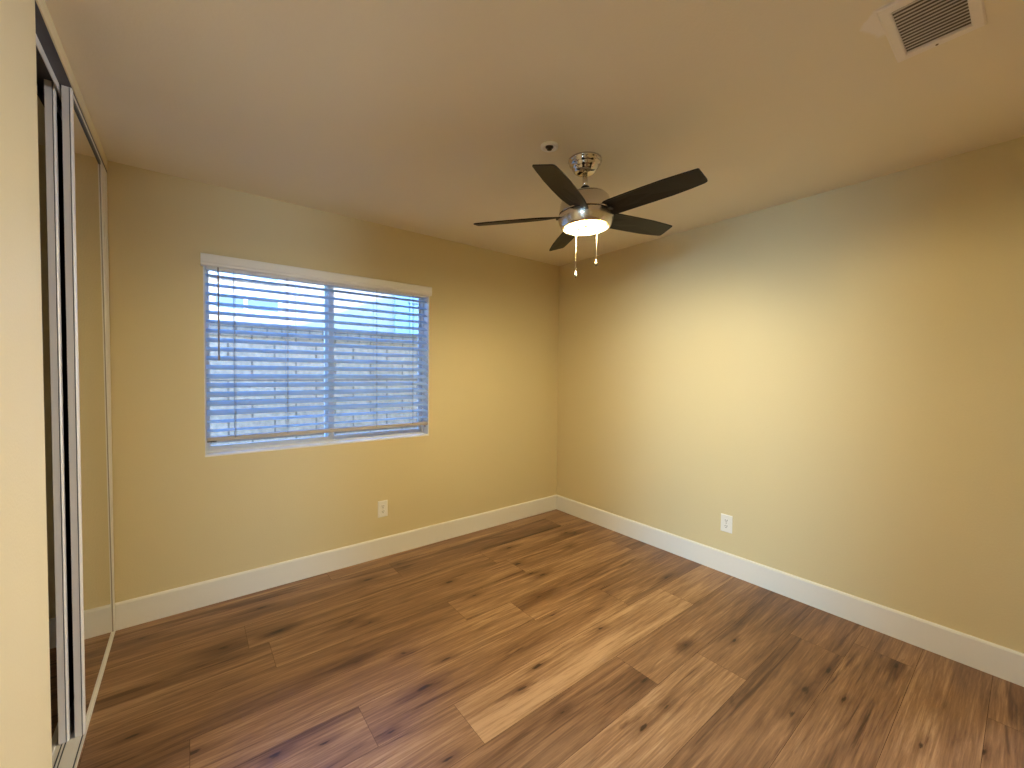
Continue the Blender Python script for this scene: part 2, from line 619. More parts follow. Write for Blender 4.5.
# where the darkest knots of the planks lie (floor coordinates in metres)
KN = [
    (-3.112, -0.180, 0.0090), (-2.797, -0.513, 0.0135), (-3.100, -0.904, 0.0081), (-2.911, -1.128, 0.0099), (-2.551, -0.531, 0.0099), (-2.687, -1.316, 0.0072),
    (-2.302, -1.015, 0.0117), (-2.105, -1.091, 0.0072), (-2.124, -1.352, 0.0144), (-1.957, -1.252, 0.0090), (-2.318, -1.475, 0.0072), (-2.214, -1.706, 0.0081),
    (-2.536, -1.374, 0.0081), (-1.646, -1.553, 0.0081), (-1.799, -1.613, 0.0072), (-1.190, -1.545, 0.0081), (-1.133, -1.608, 0.0099), (-1.738, -1.814, 0.0072),
    (-1.321, -1.912, 0.0126), (-0.945, -1.897, 0.0099), (-1.371, -2.053, 0.0072), (-1.538, -2.054, 0.0090), (-0.808, -2.376, 0.0126), (-0.585, -2.400, 0.0108),
    (-1.001, -2.384, 0.0099), (-1.149, -2.366, 0.0153), (-0.732, -2.494, 0.0063), (-0.712, -2.038, 0.0054), (-0.957, -1.899, 0.0090), (-0.303, -2.590, 0.0126),
    (-2.008, -0.276, 0.0126), (-1.755, -0.182, 0.0117), (-2.604, -0.228, 0.0108), (-2.551, -0.527, 0.0117), (-2.230, -0.673, 0.0117), (-2.148, -0.743, 0.0081),
    (-1.589, -0.629, 0.0081), (-0.959, -0.448, 0.0126), (-1.130, -0.632, 0.0081), (-1.073, -0.697, 0.0108), (-1.093, -0.863, 0.0081), (-1.039, -0.923, 0.0108),
    (-1.545, -0.860, 0.0081), (-1.239, -1.113, 0.0144), (-1.303, -1.303, 0.0081), (-0.378, -0.500, 0.0108), (-0.318, -0.551, 0.0108), (-0.460, -0.975, 0.0126),
    (-0.550, -0.715, 0.0108), (-0.563, -1.651, 0.0090), (-0.397, -1.457, 0.0090),
]


def build_floor():
    bm = B()
    tone = bm.faces.layers.float.new('tone')
    seed = bm.faces.layers.float.new('seed')
    kl = [bm.faces.layers.float_vector.new('knot%d' % k) for k in (1, 2, 3)]
    g = 0.0006
    x_lo, x_hi, y_lo, y_hi = -9.0, 4.6, -9.6, 0.0
    rnd = random.Random(11)
    k = -4
    while True:
        ya = Y_SEAM - PW * k
        yb = ya - PW
        if ya < y_lo:
            break
        if yb < y_hi:
            j = ROW_JOINT.get(k, -rnd.random() * PL)
            n0 = math.floor((x_lo - j) / PL)
            n1 = math.ceil((x_hi - j) / PL)
            for n in range(n0, n1):
                xa, xb = j + n * PL, j + (n + 1) * PL
                xa, xb = max(xa, x_lo), min(xb, x_hi)
                y0, y1 = max(yb, y_lo), min(ya, y_hi)
                if xb - xa < 0.01 or y1 - y0 < 0.005:
                    continue
                vs = [bm.verts.new(p) for p in ((xa + g, y0 + g, 0), (xb - g, y0 + g, 0), (xb - g, y1 - g, 0), (xa + g, y1 - g, 0))]
                f = bm.faces.new(vs)
                f[tone] = TONE.get((k, n), 0.3 + 0.4 * rnd.random())
                f[seed] = rnd.random()
                mine = [q for q in KN if xa < q[0] < xb and y0 < q[1] < y1][:3]
                while len(mine) < 3 and rnd.random() < 0.35 and y0 < -2.45:
                    mine.append((xa + rnd.random() * (xb - xa), y0 + rnd.random() * PW, 0.008))
                for q in range(3):
                    f[kl[q]] = Vector(mine[q]) if q < len(mine) else Vector((0, 50, 0.001))
        k += 1
    box(bm, x_lo, x_hi, y_lo, y_hi, -0.12, -0.0015, 1)
    return struct('floor', bm, [M['plank'], M['plank_gap']], 'warm brown oak-look plank floor', 'floor')


build_floor()

# ------------------------------------------------------------------ room shell
bm = B()
box(bm, -4.1, 0.15, YB, WALL_T, H, H + 0.10)
box(bm, -9.1, 4.7, -9.7, YB, H, H + 0.10)
box(bm, -9.1, -4.1, YB, -2.1, H, H + 0.10)
box(bm, 0.15, 4.7, YB, -2.1, H, H + 0.10)
struct('ceiling', bm, M['ceiling'], 'beige painted ceiling', 'ceiling')

bm = B()            # window wall with its opening, running on into the closet
box(bm, -4.1, WX0, 0, WALL_T, -0.12, H)
box(bm, WX1, 0.15, 0, WALL_T, -0.12, H)
box(bm, WX0, WX1, 0, WALL_T, -0.12, WZ0 - 0.006)
box(bm, WX0, WX1, 0, WALL_T, WZ1, H)
struct('wall_back', bm, M['wall'], 'yellow beige wall with the window', 'wall')

bm = B()
RD0, RD1 = -4.05, -3.25      # doorway in the right wall, out of the picture
box(bm, 0, 0.15, RD1, 0, -0.12, H)
box(bm, 0, 0.15, YB, RD0, -0.12, H)
box(bm, 0, 0.15, RD0, RD1, 2.04, H)
struct('wall_right', bm, M['wall'], 'plain yellow beige wall on the right', 'wall')

bm = B()            # wall beside the closet opening, and the header over it
LD0, LD1 = -3.30, -2.45      # doorway beside the camera
box(bm, -W - 0.115, -W, LD1, OPEN, 0, H)
box(bm, -W - 0.115, -W, YB, LD0, 0, H)
box(bm, -W - 0.115, -W, LD0, LD1, 2.04, H)
box(bm, -W - 0.115, -W, OPEN, 0, HEAD, H)
struct('wall_left', bm, M['wall'], 'beige wall end and narrow header around the closet opening', 'wall', 0.004)

bm = B()            # wall behind the camera with the bedroom doorway
DX0, DX1 = -3.22, -2.80
box(bm, -W - 0.115, DX0, YB - 0.12, YB, 0, H)
box(bm, DX1, 0, YB - 0.12, YB, 0, H)
box(bm, DX0, DX1, YB - 0.12, YB, 2.04, H)
struct('wall_front', bm, M['wall'], 'beige wall with the doorway behind the camera', 'wall')

bm = B()            # outer walls of the rooms beyond the doorways
box(bm, -9.1, -9.0, -9.7, -2.1, -0.12, H)
box(bm, 4.6, 4.7, -9.7, -2.1, -0.12, H)
box(bm, -9.0, 4.6, -9.7, -9.6, -0.12, H)
box(bm, -9.0, -4.1, -2.2, -2.1, -0.12, H)
box(bm, 0.15, 4.6, -2.2, -2.1, -0.12, H)
struct('wall_hall', bm, M['wall'], 'beige walls of the rooms behind the camera', 'wall')

bm = B()            # inside of the closet
box(bm, -4.10, -3.98, -2.2, 0, -0.12, H)
box(bm, -3.98, -W - 0.115, -2.2, -2.1, 0, H)
struct('wall_closet', bm, M['wall'], 'walls inside the closet', 'wall')


# ------------------------------------------------------------------ baseboards (eased top edge)
def baseboard(name, a, b, inward, label):
    a, b, n = Vector(a), Vector(b), Vector(inward)
    bm = B()
    prof = ((0, 0), (T, 0), (T, HB - 0.010), (T - 0.003, HB - 0.003), (T - 0.007, HB), (0, HB))
    prism(bm, [a + n * p + Vector((0, 0, z)) for p, z in prof], b - a)
    return struct(name, bm, M['trim'], label, 'baseboard')


baseboard('baseboard_back', (-3.98, 0, 0), (0, 0, 0), (0, -1, 0), 'white baseboard under the window')
baseboard('baseboard_right', (0, -T, 0), (0, RD1 + 0.03, 0), (-1, 0, 0), 'white baseboard along the right wall')
baseboard('baseboard_closet', (-3.98, -2.1, 0), (-3.98, -T, 0), (1, 0, 0), 'white baseboard in the closet')

# ------------------------------------------------------------------ window
win = thing('window_1', 'white vinyl sliding window behind the blind', 'window', (-2.136, 0.10, WZ0), kind='structure')
bm = B()            # white painted returns of the opening, with the sill
box(bm, WX0, WX0 + 0.006, -0.001, 0.148, WZ0, WZ1)
box(bm, WX1 - 0.006, WX1, -0.001, 0.148, WZ0, WZ1)
box(bm, WX0, WX1, -0.001, 0.148, WZ1 - 0.006, WZ1)
obj('window_return', bm, M['reveal'], win)
bm = B()
box(bm, WX0 - 0.001, WX1 + 0.001, -0.004, 0.148, WZ0 - 0.007, WZ0 + 0.004)
obj('window_sill', bm, M['reveal'], win, 0.002)
FX0, FX1 = WX0 + 0.006, WX1 - 0.006
FZ0, FZ1 = WZ0 + 0.004, WZ1 - 0.006
bm = B()            # outer frame: stepped profile on four sides
for (d, w, y0, y1) in ((0, 0.010, 0.085, 0.148), (0.010, 0.005, 0.116, 0.148)):
    x0, x1, z0, z1 = FX0 + d, FX1 - d, FZ0 + d, FZ1 - d
    box(bm, x0, x0 + w, y0, y1, z0, z1)
    box(bm, x1 - w, x1, y0, y1, z0, z1)
    box(bm, x0 + w, x1 - w, y0, y1, z0, z0 + w)
    box(bm, x0 + w, x1 - w, y0, y1, z1 - w, z1)
obj('window_frame', bm, M['vinyl'], win, 0.0015)
MX = -2.138         # meeting stiles


def sash(x0, x1, y0, y1, name):
    bm = B()
    w = 0.026
    z0, z1 = FZ0 + 0.011, FZ1 - 0.011
    wl, wr = (0.012, 0.036) if y0 < 0.1 else (0.036, 0.014)   # slim outer stile, wide meeting stile
    box(bm, x0, x0 + wl, y0, y1, z0, z1)
    box(bm, x1 - wr, x1, y0, y1, z0, z1)
    box(bm, x0 + wl, x1 - wr, y0, y1, z0, z0 + w)
    box(bm, x0 + wl, x1 - wr, y0, y1, z1 - w, z1)
    s = obj(name, bm, M['vinyl'], win, 0.002)
    bm = B()
    ym = (y0 + y1) / 2
    box(bm, x0 + wl - 0.002, x1 - wr + 0.002, ym - 0.002, ym + 0.002, z0 + w - 0.002, z1 - w + 0.002)
    bm.transform(Matrix.Translation(-world_loc(win)))
    g = obj('glass_pane', bm, M['glass'], s, local=True)
    return s


sash(FX0 + 0.011, MX + 0.026, 0.092, 0.112, 'sash')
sash(MX - 0.030, FX1 - 0.011, 0.118, 0.138, 'sash')
bm = B()
box(bm, MX - 0.006, MX + 0.016, 0.082, 0.093, 0.93, 0.955)
box(bm, MX + 0.001, MX + 0.009, 0.074, 0.083, 0.934, 0.951)
obj('window_latch', bm, M['vinyl'], win, 0.002)

# ------------------------------------------------------------------ blind
blind = thing('window_blind', 'white wide-slat venetian blind lowered over the window, slats open', 'blind', (-2.136, 0.03, 2.0))
bm = B()            # valance: flat board with an ogee lower edge and returns
VX0, VX1 = -2.858, -1.420
prof = [(-0.030, 2.036), (-0.036, 2.034), (-0.038, 2.028), (-0.040, 1.990), (-0.036, 1.982), (-0.036, 1.972), (-0.032, 1.967), (-0.026, 1.967), (-0.026, 2.036)]
prism(bm, [(VX0, y, z) for y, z in prof], (VX1 - VX0, 0, 0))
for x0 in (VX0, VX1 - 0.010):
    prism(bm, [(x0, -0.026, 2.036), (x0, -0.001, 2.036), (x0, -0.001, 1.967), (x0, -0.026, 1.967)], (0.010, 0, 0))
obj('valance', bm, M['slat'], blind, 0.0015)
bm = B()
box(bm, WX0 + 0.012, WX1 - 0.012, 0.004, 0.058, 1.956, 2.0)
obj('head_rail', bm, M['slat'], blind, 0.003)

SLAT_W, SLAT_T, PITCH = 0.063, 0.0032, 0.0535
N_SLAT = 18
Z_TOP = 1.925
SY = 0.032


def slat(bm, zc, tilt, x0, x1):
    """Slightly crowned slat; tilt > 0 lowers the room-side edge."""
    n = 5
    top, bot = [], []
    for i in range(n):
        s = (i / (n - 1) - 0.5) * SLAT_W
        crown = 0.0022 * (1 - (2 * s / SLAT_W) ** 2)
        for lst, dz in ((top, SLAT_T / 2), (bot, -SLAT_T / 2)):
            yy, zz = s, crown + dz
            lst.append((SY + yy * math.cos(tilt) - zz * math.sin(tilt), zc + yy * math.sin(tilt) + zz * math.cos(tilt)))
    ring = bot + top[::-1]
    prism(bm, [(x0, y, z) for y, z in ring], (x1 - x0, 0, 0))


bm = B()
zs = []
for i in range(N_SLAT):
    z = Z_TOP - i * PITCH
    tl = 24.0 if i < N_SLAT - 2 else (9.0 if i == N_SLAT - 2 else 4.0)
    j = random.uniform(-0.8, 0.8)
    slat(bm, z, math.radians(tl + j), WX0 + 0.011, WX1 - 0.011)
    zs.append(z)
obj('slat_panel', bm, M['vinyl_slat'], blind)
ZR = zs[-1] - PITCH + 0.008
bm = B()
prism(bm, [(WX0 + 0.010, y, z) for y, z in ((0.004, ZR - 0.016), (0.060, ZR - 0.016), (0.062, ZR - 0.010), (0.062, ZR + 0.006), (0.058, ZR + 0.009),
                                            (0.006, ZR + 0.009), (0.002, ZR + 0.006), (0.002, ZR - 0.010))], (WX1 - WX0 - 0.020, 0, 0))
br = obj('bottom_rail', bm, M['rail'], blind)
bm = B()
box(bm, WX0 + 0.010, WX0 + 0.055, -0.001, 0.030, ZR - 0.0175, ZR - 0.011)
obj('rail_cap', bm, M['dark_plastic'], br, 0.001).location -= world_loc(blind) * 0
LX = (-2.70, -2.42, -1.845, -1.563)
for x in LX:
    bm = B()
    for y in (SY - 0.031, SY + 0.031):
        tube(bm, [(x, y, 1.96), (x, y, ZR)], 0.0014, 6)
    for z in zs:
        tube(bm, [(x, SY - 0.031, z - 0.012), (x, SY + 0.031, z + 0.005)], 0.0007, 5)
    tube(bm, [(x + 0.006, SY - 0.033, 1.96), (x + 0.006, SY - 0.033, ZR + 0.005)], 0.0009, 6)
    obj('ladder_cord', bm, M['cord'], blind)
bm = B()
tube(bm, [(-2.777, -0.014, 1.985), (-2.777, -0.016, 1.93), (-2.777, -0.016, 1.455)], 0.0042, 6)
tube(bm, [(-2.777, -0.016, 1.456), (-2.777, -0.016, 1.428)], 0.0058, 8)
tube(bm, [(-2.777, 0.006, 1.985), (-2.777, -0.014, 1.985)], 0.002, 6)
obj('tilt_wand', bm, M['wand'], blind)
# small hold-down clips on the rail's right end
for xa, xb, zb in ((-1.512, -1.494, 0.025), (-1.462, -1.452, 0.029)):
    bm = B()
    box(bm, xa, xb, 0.000, 0.006, ZR - zb, ZR - 0.014)
    obj('hold_down_clip', bm, M['wand'], blind)


# ------------------------------------------------------------------ closet doors and tracks
def closet_door(x0, x1, y_near, y_far, label, z0, z1):
    d = thing('mirrored_closet_door', label, 'door', ((x0 + x1) / 2, y_near, z0), group=None)
    st = 0.026                       # narrow metal frame around the mirror
    xm = x1 - 0.005
    bm = B()
    for ya, yb in ((y_near, y_near + st),):
        # C-shaped stile with a rounded front lip and a groove on its edge
        prism(bm, [(x, y, z0) for x, y in ((x0, ya), (x1 - 0.004, ya), (x1 - 0.001, ya + 0.002), (x1, ya + 0.005), (x1, yb - 0.003), (x1 - 0.002, yb), (x0, yb))], (0, 0, z1 - z0))
    # far stile: three narrow fins, wider at the top than at the foot
    for a0, a1, b0, b1 in ((0.175, 0.140, 0.026, 0.021), (0.115, 0.078, 0.018, 0.012), (0.055, 0.0, 0.008, 0.0)):
        A = [(x1, y_far - b0, z0), (x1, y_far - b1, z0), (x1, y_far - a1, z1), (x1, y_far - a0, z1)]
        prism(bm, A, (-0.004, 0, 0))
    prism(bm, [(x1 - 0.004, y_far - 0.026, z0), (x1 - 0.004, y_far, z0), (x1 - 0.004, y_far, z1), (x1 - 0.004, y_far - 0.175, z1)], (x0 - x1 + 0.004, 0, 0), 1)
    box(bm, x0, x1 - 0.002, y_near + st, y_far - 0.026, z0, z0 + 0.003)
    box(bm, x0, x1, y_near + st, y_far, z1 - 0.018, z1)
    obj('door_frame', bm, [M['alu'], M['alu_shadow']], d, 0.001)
    bm = B()
    box(bm, xm - 0.004, x1 - 0.002, y_near + st, y_far - 0.14, z1 - 0.032, z1 - 0.018)
    obj('mirror_seal', bm, M['groove'], d)
    bm = B()
    box(bm, x1 - 0.003, x1 + 0.0004, y_near + st, y_far, z1 - 0.009, z1 - 0.0005)
    obj('top_gap_shade', bm, M['groove'], d)  # dark strip standing in for the track's shadow under the header
    bm = B()
    prism(bm, [(xm - 0.004, y_near + st - 0.002, z0 + 0.002), (xm - 0.004, y_far - 0.025, z0 + 0.002), (xm - 0.004, y_far - 0.168, z1 - 0.016), (xm - 0.004, y_near + st - 0.002, z1 - 0.016)], (0.003, 0, 0))
    obj('mirror', bm, M['mirror'], d)
    bm = B()
    box(bm, x0 + 0.002, xm - 0.0045, y_near + st - 0.002, y_far - 0.18, z0 + 0.002, z1 - 0.016)
    obj('backing_board', bm, M['backing'], d)
    bm = B()
    box(bm, x1 - 0.0075, x1 - 0.0055, y_near - 0.0006, y_near + 0.002, z0 + 0.002, z1 - 0.002)
    obj('edge_groove', bm, M['groove'], d)
    return d


closet_door(-3.2598, -3.2338, -0.797, -0.006, 'mirrored sliding closet door on the front track, nearer the room', 0.0066, 2.380)
closet_door(-3.3000, -3.2740, -0.803, -0.006, 'mirrored sliding closet door on the rear track, behind the other door', 0.0066, 2.380)

tr = thing('floor_track', 'grey metal twin floor track under the mirrored closet doors', 'track', (-3.277, -0.63, 0))
bm = B()
Y0, Y1 = OPEN + 0.001, -T
prof = [(-3.328, 0.0), (-3.2316, 0.0), (-3.2317, 0.0035), (-3.2320, 0.0042), (-3.2334, 0.0042), (-3.2336, 0.0030), (-3.2425, 0.0030), (-3.2428, 0.006), (-3.2475, 0.006),
        (-3.2478, 0.006), (-3.2800, 0.006), (-3.2803, 0.004), (-3.2853, 0.004), (-3.2856, 0.006), (-3.2896, 0.006), (-3.2899, 0.004), (-3.3080, 0.004), (-3.3085, 0.008), (-3.3260, 0.008)]
prism(bm, [(x, Y0, z) for x, z in prof], (0, Y1 - Y0, 0))
obj('track_rail', bm, M['alu_grey'], tr)
for x in (-3.2400, -3.2825, -3.2920):
    bm = B()
    box(bm, x - 0.0018, x + 0.0018, Y0, Y1, 0.0040, 0.0052)
    obj('track_groove', bm, M['groove'], tr)

ht = thing('head_track', 'dark metal track fixed under the closet header', 'track', (-3.277, -0.63, HEAD))
bm = B()
box(bm, -3.330, -3.2345, Y0, -0.001, HEAD - 0.003, HEAD - 0.0002)
obj('track_channel', bm, M['track_dark'], ht)
bm = B()
box(bm, -3.2685, -3.2655, Y0, -0.001, HEAD - 0.030, HEAD - 0.003)
obj('divider_fin', bm, M['alu_grey'], ht)
bm = B()
box(bm, -3.330, -3.3275, Y0, -0.001, HEAD - 0.034, HEAD - 0.003)
obj('rear_fin', bm, M['track_dark'], ht)

# ------------------------------------------------------------------ ceiling fan
FC = Vector((-1.345, -1.537, H))
fan = thing('ceiling_fan', 'brushed nickel ceiling fan with five dark blades and lit lamp', 'ceiling fan', FC)
bm = B()            # stepped polished canopy
lathe(bm, [(0.0000, 0.0000), (0.0830, 0.0000), (0.0840, -0.0050), (0.0820, -0.0101), (0.0790, -0.0134), (0.0780, -0.0160), (0.0770, -0.0227), (0.0710, -0.0277), (0.0690, -0.0302), (0.0670, -0.0378), (0.0620, -0.0445), (0.0590, -0.0470), (0.0570, -0.0538), (0.0490, -0.0613), (0.0360, -0.0672), (0.0180, -0.0697), (0.0000, -0.0680)], 64)
obj('canopy', bm, M['polished'], fan, local=True)
bm = B()
lathe(bm, [(0.0, -0.060), (0.0125, -0.060), (0.0125, -0.152), (0.0, -0.152)], 32)
rod = obj('downrod', bm, M['nickel'], fan, local=True)
bm = B()
lathe(bm, [(0.0, -0.128), (0.016, -0.128), (0.0215, -0.133), (0.0215, -0.150), (0.0, -0.150)], 32)
obj('coupler', bm, M['seam'], rod, local=True)
bm = B()            # motor housing: shallow dome and upper band
lathe(bm, [(0.0, -0.146), (0.024, -0.147), (0.038, -0.152), (0.060, -0.163), (0.082, -0.172), (0.102, -0.178), (0.104, -0.183), (0.101, -0.184), (0.110, -0.187), (0.1155, -0.193),
           (0.124, -0.215), (0.130, -0.240), (0.1335, -0.262), (0.1335, -0.268), (0.0, -0.268)], 96,
      mis=[0] * 6 + [1, 1] + [0] * 6)
obj('motor_housing', bm, [M['nickel'], M['seam']], fan, local=True)
bm = B()            # dark slot the blades come out of
lathe(bm, [(0.0, -0.266), (0.1315, -0.266), (0.1315, -0.276), (0.0, -0.276)], 96)
obj('blade_slot', bm, M['seam'], fan, local=True)
bm = B()            # lower band, open underneath, with the light pan inside
lathe(bm, [(0.100, -0.274), (0.1365, -0.274), (0.1375, -0.278), (0.1375, -0.290), (0.135, -0.304), (0.130, -0.318), (0.1235, -0.330), (0.119, -0.336), (0.115, -0.337), (0.1135, -0.334), (0.112, -0.325),
           (0.104, -0.300), (0.100, -0.274)], 96)
kit = obj('light_kit', bm, M['nickel'], fan, local=True)
bm = B()
lathe(bm, [(0.0, -0.301), (0.06, -0.301), (0.098, -0.306), (0.1125, -0.326), (0.1105, -0.327), (0.096, -0.309), (0.06, -0.304), (0.0, -0.304)], 64)
obj('reflector_pan', bm, M['pan'], kit, local=True)
bm = B()
lathe(bm, [(0.0, -0.304), (0.018, -0.304), (0.018, -0.326), (0.010, -0.333), (0.0, -0.334)], 24)
obj('switch_post', bm, M['nickel'], kit, local=True)


def bulb_set(az):
    """Socket and pear-shaped bulb lying nearly flat in the pan, pointing outwards along az."""
    prof_s = [(0.0, 0.0), (0.0135, 0.0), (0.0135, 0.030), (0.0, 0.030)]
    prof_b = [(0.0, 0.030), (0.010, 0.030), (0.0125, 0.038), (0.019, 0.050), (0.0225, 0.062), (0.0215, 0.074), (0.0155, 0.083), (0.0, 0.087)]
    rm = Matrix.Translation(Vector((0, 0, -0.322))) @ Matrix.Rotation(az, 4, 'Z') @ Matrix.Rotation(math.radians(99), 4, 'Y') @ Matrix.Translation(Vector((0, 0, 0.012)))
    bm = B()
    lathe(bm, prof_s, 20)
    bm.transform(rm)
    obj('lamp_socket', bm, M['socket'], kit, local=True)
    bm = B()
    lathe(bm, prof_b, 24)
    bm.transform(rm)
    obj('bulb', bm, M['bulb'], kit, local=True)
    return None


for az in (math.radians(-48), math.radians(132)):
    bulb_set(az)
    light('fan_bulb_light', 'POINT', (FC.x + 0.05 * math.cos(az + PI / 2), FC.y + 0.05 * math.sin(az + PI / 2), FC.z - 0.330), LAMP, LAMP_COL, shadow_soft_size=0.015)

# the glow of the pan itself, thrown downwards
light('lamp_pan_light', 'AREA', (FC.x, FC.y, FC.z - 0.3075), DISK, LAMP_COL, shape='DISK', size=0.18)

# blades: swept plan, angled tip, pitched with the clockwise edge high
BLADE_PROF = [(0.100, -0.044, 0.050), (0.150, -0.052, 0.056), (0.22, -0.058, 0.060), (0.32, -0.061, 0.061), (0.42, -0.061, 0.060), (0.50, -0.057, 0.054), (0.540, -0.054, 0.049)]


def blade_mesh():
    bm = B()
    th = 0.0055
    lead = [(r, a) for r, a, b in BLADE_PROF]
    trail = [(r, b) for r, a, b in BLADE_PROF]
    tip = [(0.562, -0.0525), (0.567, -0.048), (0.572, 0.028), (0.571, 0.038), (0.567, 0.043), (0.557, 0.047)]
    out = lead + tip + trail[::-1]
    prism(bm, [(x, y, -th / 2) for x, y in out], (0, 0, th))
    # pitch about the blade's own axis, easing to steeper near the hub
    for v in bm.verts:
        t = max(0.0, min(1.0, (0.24 - v.co.x) / 0.14))
        p = math.radians(14 + 8 * t)
        y, z = v.co.y, v.co.z
        v.co.y = y * math.cos(p) + z * math.sin(p)
        v.co.z = -y * math.sin(p) + z * math.cos(p)
    return bm


for k, a in enumerate((-154.2, -82.2, -10.2, 61, 132.5)):
    bm = blade_mesh()
    bl = obj('blade', bm, M['blade'], fan, 0.0008, loc=(0, 0, -0.272), rot=(0, 0, math.radians(a)), local=True)
    bm = B()        # small metal bracket under the blade's root
    box(bm, 0.095, 0.150, -0.018, 0.018, -0.0075, -0.003)
    obj('blade_bracket', bm, M['seam'], bl, 0.002, local=True)

# the fan hangs a touch out of plumb from its canopy
TILT = Matrix.Translation((0, 0, -0.055)) @ Matrix.Rotation(math.radians(-1.9), 4, Vector((F_.x, F_.y, 0)).normalized()) @ Matrix.Translation((0, 0, 0.055))
for ch in fan.children:
    if not ch.name.startswith('canopy'):
        ch.matrix_local = TILT @ Matrix.LocRotScale(ch.location, ch.rotation_euler, None)

Rt = Vector((R_.x, R_.y, 0)).normalized()
Fh = Vector((F_.x, F_.y, 0)).normalized()


def pull_chain(side, fwd, z_end, fob_kind):
    p = FC + Rt * side + Fh * fwd
    bm = B()
    z0, z1 = 2.115, z_end + 0.028
    tube(bm, [(p.x, p.y, z0), (p.x, p.y, z1)], 0.0007, 6)
    n = 46 if fob_kind == 'white' else 32
    for i in range(n):
        z = z0 + (z1 - z0) * i / (n - 1)
        bmesh.ops.create_icosphere(bm, subdivisions=1, radius=0.0013, matrix=Matrix.Translation((p.x, p.y, z)))
    if fob_kind == 'white':
        bmesh.ops.create_icosphere(bm, subdivisions=2, radius=0.0042, matrix=Matrix.Translation((p.x, p.y, 2.03)))
    ch = obj('pull_chain', bm, M['chain'], fan)
    bm = B()
    if fob_kind == 'white':
        lathe(bm, [(0.0, 0.030), (0.0025, 0.029), (0.004, 0.022), (0.0072, 0.010), (0.0078, 0.003), (0.006, 0.0), (0.003, -0.001), (0.003, -0.005), (0.0, -0.005)], 20,
              (p.x - FC.x, p.y - FC.y, z_end - FC.z), mis=[0, 0, 0, 0, 0, 0, 1, 1])
        obj('pull_fob', bm, [M['fob_white'], M['seam']], ch, local=True)
    else:
        lathe(bm, [(0.0, 0.032), (0.003, 0.031), (0.0065, 0.026), (0.0055, 0.021), (0.0085, 0.016), (0.0105, 0.009), (0.0085, 0.002), (0.0045, -0.002), (0.0, -0.003)], 24,
              (p.x - FC.x, p.y - FC.y, z_end - FC.z))
        obj('pull_fob', bm, M['dark_nickel'], ch, local=True)


pull_chain(-0.033, 0.045, 1.873, 'white')
pull_chain(0.075, 0.055, 1.932, 'metal')

# ------------------------------------------------------------------ sprinkler
sp = thing('fire_sprinkler', 'small round white ceiling sprinkler with dark centre beside the fan', 'sprinkler', (-1.575, -1.522, H))
bm = B()
lathe(bm, [(0.0, 0), (0.041, 0), (0.0415, -0.004), (0.040, -0.010), (0.033, -0.013), (0.027, -0.012), (0.021, -0.006), (0.0, -0.006)], 40)
obj('escutcheon', bm, M['white_enamel'], sp, local=True)
bm = B()
lathe(bm, [(0.0, -0.005), (0.0185, -0.005), (0.0185, -0.009), (0.010, -0.012), (0.007, -0.017), (0.011, -0.0175), (0.011, -0.0195), (0.0, -0.0205)], 24)
obj('sprinkler_head', bm, M['dark_metal'], sp, local=True)

# ------------------------------------------------------------------ ceiling vent
vx0, vx1, vy0, vy1 = -1.325, -1.014, -2.838, -2.640
ix0, ix1, iy0, iy1 = -1.293, -1.046, -2.810, -2.668
vent = thing('ceiling_vent', 'rectangular off-white louvred air vent on the ceiling', 'vent', ((vx0 + vx1) / 2, (vy0 + vy1) / 2, H))
bm = B()            # flanged frame, stepped down towards the grille
zo, zi = H - 0.004, H - 0.010


def ring(bm, a, b, za, zb):
    A = [bm.verts.new((x, y, za)) for x, y in ((a[0], a[2]), (a[1], a[2]), (a[1], a[3]), (a[0], a[3]))]
    Bv = [bm.verts.new((x, y, zb)) for x, y in ((b[0], b[2]), (b[1], b[2]), (b[1], b[3]), (b[0], b[3]))]
    for i in range(4):
        bm.faces.new((A[i], A[(i + 1) % 4], Bv[(i + 1) % 4], Bv[i]))


o_ = (vx0, vx1, vy0, vy1)
i_ = (ix0, ix1, iy0, iy1)
s_ = lambda r, d: (r[0] + d, r[1] - d, r[2] + d, r[3] - d)
ring(bm, o_, o_, H, H - 0.003)
ring(bm, o_, s_(o_, 0.004), H - 0.003, H - 0.007)
ring(bm, s_(o_, 0.004), s_(i_, -0.004), H - 0.007, H - 0.009)
ring(bm, s_(i_, -0.004), i_, H - 0.009, H - 0.007)
ring(bm, i_, i_, H - 0.007, H - 0.0004)
obj('vent_frame', bm, M['vent_paint'], vent)
bm = B()
box(bm, ix0, ix1, iy0, iy1, H - 0.0012, H - 0.0004)
obj('duct_opening', bm, M['vent_void'], vent)
bm = B()
n = 15
for i in range(n):
    xc = ix0 + (i + 0.5) * (ix1 - ix0) / n
    a = math.radians(20)
    hw, ht_ = 0.0074, 0.0006
    c_, s2 = math.cos(a), math.sin(a)
    q = [(-hw, -ht_), (hw, -ht_), (hw, ht_), (-hw, ht_)]
    prism(bm, [(xc + u * c_ - v * s2, iy0, H - 0.0052 + u * s2 + v * c_) for u, v in q], (0, iy1 - iy0, 0))
obj('louver_panel', bm, M['vent_slat'], vent)
bm = B()
lathe(bm, [(0.0, -0.0105), (0.003, -0.010), (0.0038, -0.0085), (0.0038, -0.007), (0.0, -0.007)], 16, (-1.029, -2.735, H))
obj('screw', bm, M['screw'], vent)


